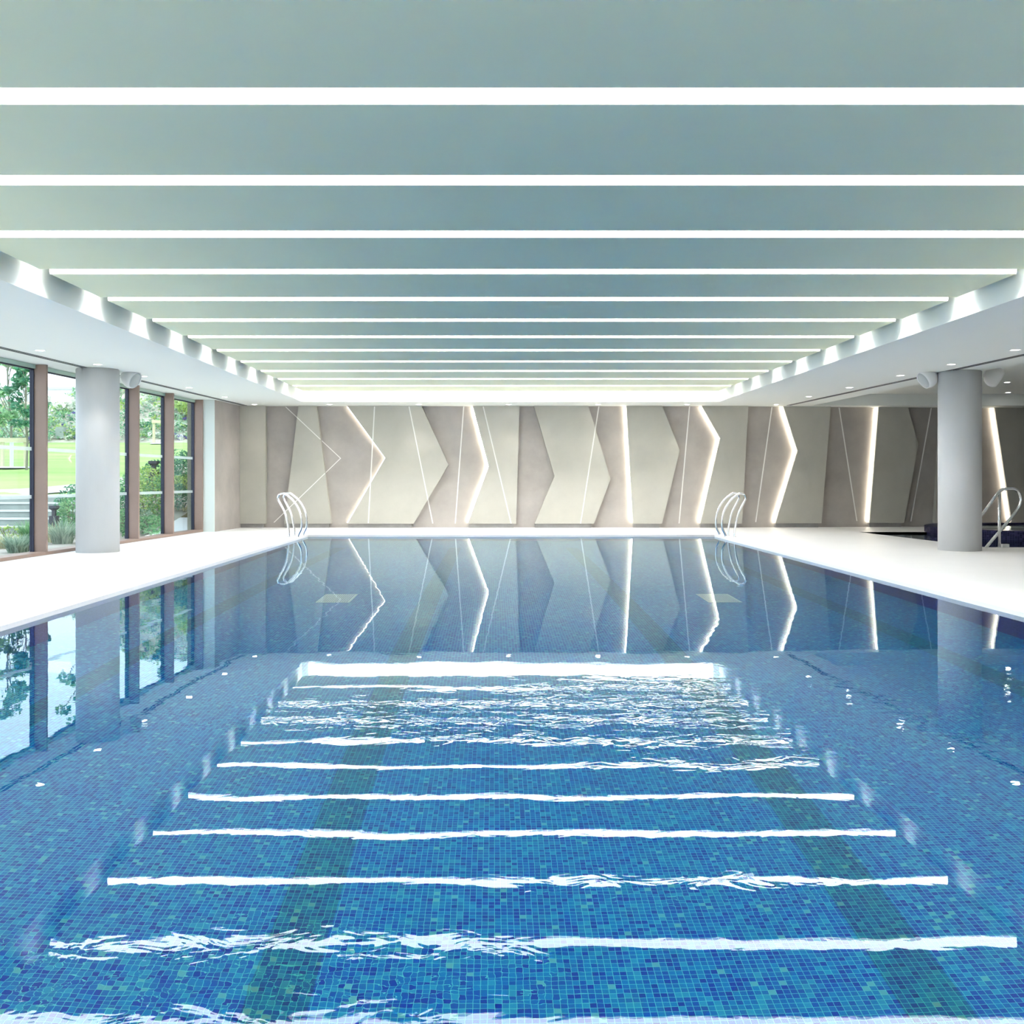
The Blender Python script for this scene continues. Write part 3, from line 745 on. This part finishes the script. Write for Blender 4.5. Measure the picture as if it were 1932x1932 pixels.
# ---- near beds
put(grass, 34, 16.6, 0.45, 0.33, 420, 'leafgrey', 'arching grey green grass outside the nearest window, right clump', 11, 0.9)
put(grass, 8, 17.6, 0.4, 0.25, 300, 'straw', 'dry straw coloured grass in the bed below the steps', 12, 0.9)
put(grass, 55, 18.6, 0.3, 0.5, 260, 'leafmid', 'fresh green grass against the first brown mullion', 13, 0.7)
put(shrub, 14, 18.4, 0.25, 0.35, 160, 'leaflime', 'low reddish lime seedling shrub outside the nearest window', seed=14, size=0.07)
put(grass, 104, 19.3, 0.35, 0.38, 260, 'straw', 'straw coloured grass left of the window-side column', 15, 0.6)
put(shrub, 134, 20.6, 0.28, 0.85, 700, 'leafmid', 'bushy green shrub just left of the window-side column', seed=16, size=0.075)
put(grass, 118, 18.9, 0.5, 0.5, 300, 'leafgrey', 'grey green grass at the foot of the shrub by the window-side column', 17, 0.9)
put(shrub, 139, 21.3, 0.4, 1.05, 700, 'leafdark', 'deep green shrub half hidden behind the window-side column', seed=18, size=0.075)
put(shrub, 233, 21.6, 0.35, 1.00, 1300, 'leafdark', 'dense dark green shrub between the column and the second brown mullion', seed=19, size=0.06)
put(shrub, 252, 23.2, 0.6, 0.7, 800, 'leafmid', 'low green shrub behind the second brown mullion', seed=20, size=0.07)
put(shrub, 277, 22.6, 0.45, 1.15, 1300, 'leaflime', 'lime green shrub in the third visible window', seed=21, size=0.07)
put(shrub, 302, 22.4, 0.32, 1.05, 1100, 'leafmid', 'mid green shrub against the third brown mullion', seed=22, size=0.06)
put(shrub, 275, 24.6, 0.55, 0.55, 900, 'leafmid', 'leafy shrub in front of the dark bollard', seed=23, size=0.08)
put(shrub, 302, 24.8, 0.45, 0.75, 800, 'leafdark', 'dark leafy shrub right of the dark bollard', seed=24, size=0.08)
put(shrub, 352, 24.3, 0.42, 0.95, 1300, 'leafdark', 'dark green shrub in the last window above the white planter', seed=25, size=0.07)
put(shrub, 335, 25.2, 0.40, 0.95, 1000, 'leafmid', 'lighter green shrub in the last window, left side', seed=26, size=0.07)
put(shrub, 345, 24.0, 0.35, 0.45, 600, 'leaflime', 'lime foliage hanging over the white planter', seed=27, size=0.07)
put(shrub, 284, 21.6, 0.40, 0.42, 900, 'leafmid', 'low spreading shrub at the foot of the lime shrub outside', seed=41, size=0.07)
put(shrub, 268, 21.9, 0.30, 0.55, 700, 'leafgrey', 'grey green low shrub left of the lime shrub outside', seed=42, size=0.06)
put(shrub, 337, 23.0, 0.22, 0.62, 700, 'leafdark', 'small dark shrub on the near side of the white planter', seed=43, size=0.06)
put(shrub, 236, 20.6, 0.22, 0.6, 600, 'leafmid', 'small mid green shrub in the gap right of the window-side column', seed=44, size=0.06)
# white planter with grass
xp, yp = px(346, 23.2), 23.2
root = empty('garden_planter', (xp, yp, -0.03))
bm = bmesh.new(); box(bm, -0.24, 0.19, -0.22, 0.22, 0, 0.31); bevel(bm, 0.006); obj('planter_box', bm, 'stonetop', root)
bm = B(-0.25, 0.20, -0.23, 0.23, 0.31, 0.335); obj('planter_rim', bm, 'stonetop', root)
tag(root, 'square white planter standing outside the last window', 'planter')
grass(xp, yp, 0.30, 0.35, 0.36, 400, 'straw', 'pale feathery grass growing from the white planter', 28, 1.1)
bm = bmesh.new(); box(bm, px(262, 22.3), px(303, 22.3), 22.1, 22.4, -0.03, 0.10); bevel(bm, 0.01)
tag(obj('low_kerb_block', bm, 'stonetop'), 'low white stone block on the ground outside the third window', 'stone block')
# bollards
def bollard(xx, D, h, w_, lab):
    X, Y, Z = G(xx, D); root = empty('bollard_light', (X, Y, Z))
    bm = bmesh.new(); box(bm, -w_, w_, -w_, w_, 0, h*0.70); obj('bollard_body', bm, 'bollard', root)
    bm = bmesh.new(); box(bm, -w_*0.45, w_*0.45, -w_*0.45, w_*0.45, h*0.70, h*0.90); obj('bollard_neck', bm, 'bollard', root)
    bm = bmesh.new(); hexa(bm, [(-w_*0.5,-w_*0.5,h*0.86),(w_*0.5,-w_*0.5,h*0.86),(w_*0.5,w_*0.5,h*0.86),(-w_*0.5,w_*0.5,h*0.86)], [(-w_,-w_,h*0.92),(w_,-w_,h*0.92),(w_,w_,h*0.92),(-w_,w_,h*0.92)]); box(bm, -w_, w_, -w_, w_, h*0.92, h); obj('bollard_cap', bm, 'bollard', root)
    tag(root, lab, 'bollard light', 'dark garden bollards')
bollard(290, 24.2, 0.78, 0.10, 'dark bollard light among shrubs by the gravel path')
bollard(102, 20.2, 0.68, 0.075, 'dark bollard light beside the stone steps')
# trees
def tree(xx, D, h, rx, nleaf, leaf, lab, seed, trunk=0.05, wrap=False, lean=0.0, clear=0.35, size=0.16, clumps=26):
    rnd = random.Random(seed); X, Y, Z = G(xx, D); root = empty('garden_tree', (X, Y, Z-0.03))
    bm = bmesh.new(); top = Vector((lean, 0, h*0.94))
    tube(bm, [Vector((0,0,0)), top*0.3+Vector((0.03,0,0)), top*0.6-Vector((0.03,0,0)), top], [trunk, trunk*0.85, trunk*0.6, trunk*0.2], 8)
    cs = []
    for k in range(clumps):
        t = clear + (1-clear)*((k+rnd.random())/clumps); a = rnd.uniform(0, 6.28); w_ = rx*(0.35+0.75*math.sin(PI*min(1, (t-clear)/(1-clear)*0.85+0.15)))*rnd.uniform(0.5, 1)
        c = Vector((lean*t+w_*math.cos(a), w_*math.sin(a), h*t)); cs.append(c)
        s = top*max(t-0.12, 0.1); tube(bm, [s, s.lerp(c, 0.5)+Vector((0,0,0.03)), c], trunk*0.25, 5)
    obj('tree_trunk', bm, 'bark', root)
    bm = bmesh.new()
    for c in cs:
        rr = rx*rnd.uniform(0.28, 0.46); leafcloud(bm, c, (rr, rr, rr*0.6), nleaf//clumps, size, rnd, shell=0.7)
    obj('tree_crown', bm, leaf, root)
    if wrap:
        bm = bmesh.new(); lathe(bm, [(trunk*1.25, 0.02), (trunk*1.3, 0.9)], 12); obj('trunk_wrap', bm, 'wrap', root)
    tag(root, lab, 'tree', 'young trees on the lawn')
    return root
tree(22, 31.7, 4.6, 0.75, 1500, 'leafmid', 'slender young tree standing between timber stakes on the lawn', 3, 0.045, True, -0.15, 0.30, 0.17, 24)
tree(50, 30.5, 3.2, 0.5, 900, 'leafdark', 'denser darker young tree beside the first brown mullion', 4, 0.04, False, 0.0, 0.35, 0.15, 20)
tree(160, 29.5, 4.6, 0.75, 900, 'leafmid', 'young tree mostly hidden behind the window-side column', 5, 0.05, False, 0.0, 0.66, 0.16, 18)
tree(306, 43.0, 5.0, 0.5, 800, 'leafdark', 'young tree rising above the timber post in the third window', 6, 0.05, False, 0.0, 0.60, 0.17, 14)
# timber tree supports
def stakes(xx, D, w_, h, lab):
    X, Y, Z = G(xx, D); root = empty('tree_support', (X, Y, Z-0.02))
    for s in (-1, 1): obj('stake', B(s*w_-0.045, s*w_+0.045, -0.045, 0.045, 0, h), 'timber', root)
    obj('crossbar', B(-w_-0.07, w_+0.07, -0.09, -0.045, h-0.14, h-0.01), 'timber', root)
    tag(root, lab, 'tree support', 'timber tree supports')
    bm = bmesh.new(); lathe(bm, [(0, 0.05), (w_*1.5, 0.045), (w_*1.7, 0.0)], 40)
    tag(obj('gravel_ring', bm, 'stonetop', loc=(X, Y, Z-0.0)), 'ring of white gravel under the ' + lab, 'gravel', kind='stuff')
stakes(26.5, 31.2, 0.36, 0.96, 'timber tree support in the nearest window')
stakes(300, 43.0, 0.22, 1.05, 'timber tree support in the third window')
# bank planting: hundreds of small plants nobody could count
rnd = random.Random(99)
for mname, cnt, sz, lab in (('leafmid', 230, 0.36, 'mid green ground cover scattered over the bank'), ('leafgrey', 320, 0.36, 'grey green ground cover scattered over the bank'), ('leafdark', 80, 0.34, 'dark ground cover scattered over the bank'), ('purple', 45, 0.18, 'purple flowers scattered over the bank'), ('flower', 110, 0.22, 'white flowers scattered over the bank'), ('leaflime', 130, 0.36, 'lime ground cover scattered over the bank')):
    bm = bmesh.new()
    for _ in range(cnt):
        Y = 44.3 + 12.5*rnd.random()**1.5; X = px(rnd.uniform(-15, 385), Y)
        s = sz*rnd.uniform(0.5, 1.3); leafcloud(bm, (X, Y, ground(X, Y)+s*0.35), (s, s, s*0.6), 26, 0.15, rnd)
    tag(obj('bank_planting', bm, mname), lab, 'ground cover', kind='stuff')
put(shrub, 121, 47.5, 0.55, 0.8, 300, 'flower', 'round white flowering shrub on the bank left of the column', seed=31, size=0.16)
put(shrub, 349, 46.5, 0.5, 1.6, 500, 'leaflime', 'tall lime green shrub on the bank in the last window', seed=32, size=0.2)
X, Y, Z = G(115, 44.4)
tag(obj('bank_box', B(-0.18, 0.18, -0.15, 0.15, 0, 0.5), 'stone', loc=(X, Y, Z)), 'small grey box at the foot of the bank left of the column', 'box')
# beige wall and pale fence on top of the left part of the bank
bm = bmesh.new(); hexa(bm, [(-60, 56.6, 4.0), (-15, 56.6, 4.0), (-15, 56.9, 4.0), (-60, 56.9, 4.0)], [(-60, 56.6, 6.6), (-15, 56.6, 5.2), (-15, 56.9, 5.2), (-60, 56.9, 6.6)])
struct(obj('wall_garden', bm, 'beige'), 'beige garden wall above the bank')
root = empty('boundary_fence', (-30, 58, 4.0))
bm = B(-30, 14, -0.02, 0.02, 0.5, 2.35); obj('fence_panel', bm, 'fence', root)
bm = B(-30, 14, -0.05, 0.05, 2.35, 2.5); obj('top_rail', bm, 'stonetop', root)
for i in range(14): obj('fence_post', B(-30+i*3.3, -29.9+i*3.3, -0.08, -0.02, 0.5, 2.35), 'bark', root)
tag(root, 'long pale boundary fence beyond the garden wall', 'fence')
# ================================================================= world, camera, render look
w = bpy.data.worlds.new('world'); bpy.context.scene.world = w; w.use_nodes = True
nt = w.node_tree; nt.nodes.clear()
out = N(nt, 'ShaderNodeOutputWorld'); bg = N(nt, 'ShaderNodeBackground'); nt.links.new(bg.outputs[0], out.inputs[0])
tc = N(nt, 'ShaderNodeTexCoord'); ns = N(nt, 'ShaderNodeTexNoise'); ns.inputs['Scale'].default_value = 2.0; ns.inputs['Detail'].default_value = 4
nt.links.new(tc.outputs['Generated'], ns.inputs['Vector'])
cr = N(nt, 'ShaderNodeValToRGB'); cr.color_ramp.elements[0].position = 0.35; cr.color_ramp.elements[1].position = 0.65
cr.color_ramp.elements[0].color = (0.62, 0.76, 1.0, 1); cr.color_ramp.elements[1].color = (0.86, 0.92, 1.0, 1)
nt.links.new(ns.outputs[0], cr.inputs[0]); nt.links.new(cr.outputs[0], bg.inputs[0]); bg.inputs[1].default_value = 1.5
sun = bpy.data.lights.new('sun', 'SUN'); sun.energy = 0.5; sun.angle = math.radians(25); sun.color = (1, 0.96, 0.88)
so_ = bpy.data.objects.new('sun', sun); C.objects.link(so_); so_.rotation_euler = (math.radians(38), 0, math.radians(35))

cam = bpy.data.cameras.new('camera'); co = bpy.data.objects.new('camera', cam); C.objects.link(co)
co.location = (0, 0, H); co.rotation_euler = (PI/2, 0, 0)
cam.sensor_width = 36; cam.sensor_fit = 'HORIZONTAL'; cam.lens = 36*F/1932
cam.shift_x = (966-CX)/1932; cam.shift_y = -(966-CY)/1932
cam.clip_end = 300
bpy.context.scene.camera = co
sc = bpy.context.scene
sc.view_settings.view_transform = 'Standard'; sc.view_settings.look = 'None'; sc.view_settings.gamma = 1; sc.view_settings.exposure = 1.3
sc.view_settings.use_curve_mapping = False
cy = sc.cycles
cy.use_adaptive_sampling = True; cy.adaptive_threshold = 0.05; cy.adaptive_min_samples = 16
cy.max_bounces = 7; cy.diffuse_bounces = 4; cy.glossy_bounces = 4; cy.transmission_bounces = 6; cy.transparent_max_bounces = 12
cy.caustics_refractive = True; cy.caustics_reflective = False; cy.sample_clamp_indirect = 6.0
cy.use_denoising = True; cy.denoiser = 'OPENIMAGEDENOISE'; cy.denoising_input_passes = 'RGB_ALBEDO_NORMAL'; cy.denoising_prefilter = 'ACCURATE'

cy.use_light_tree = False
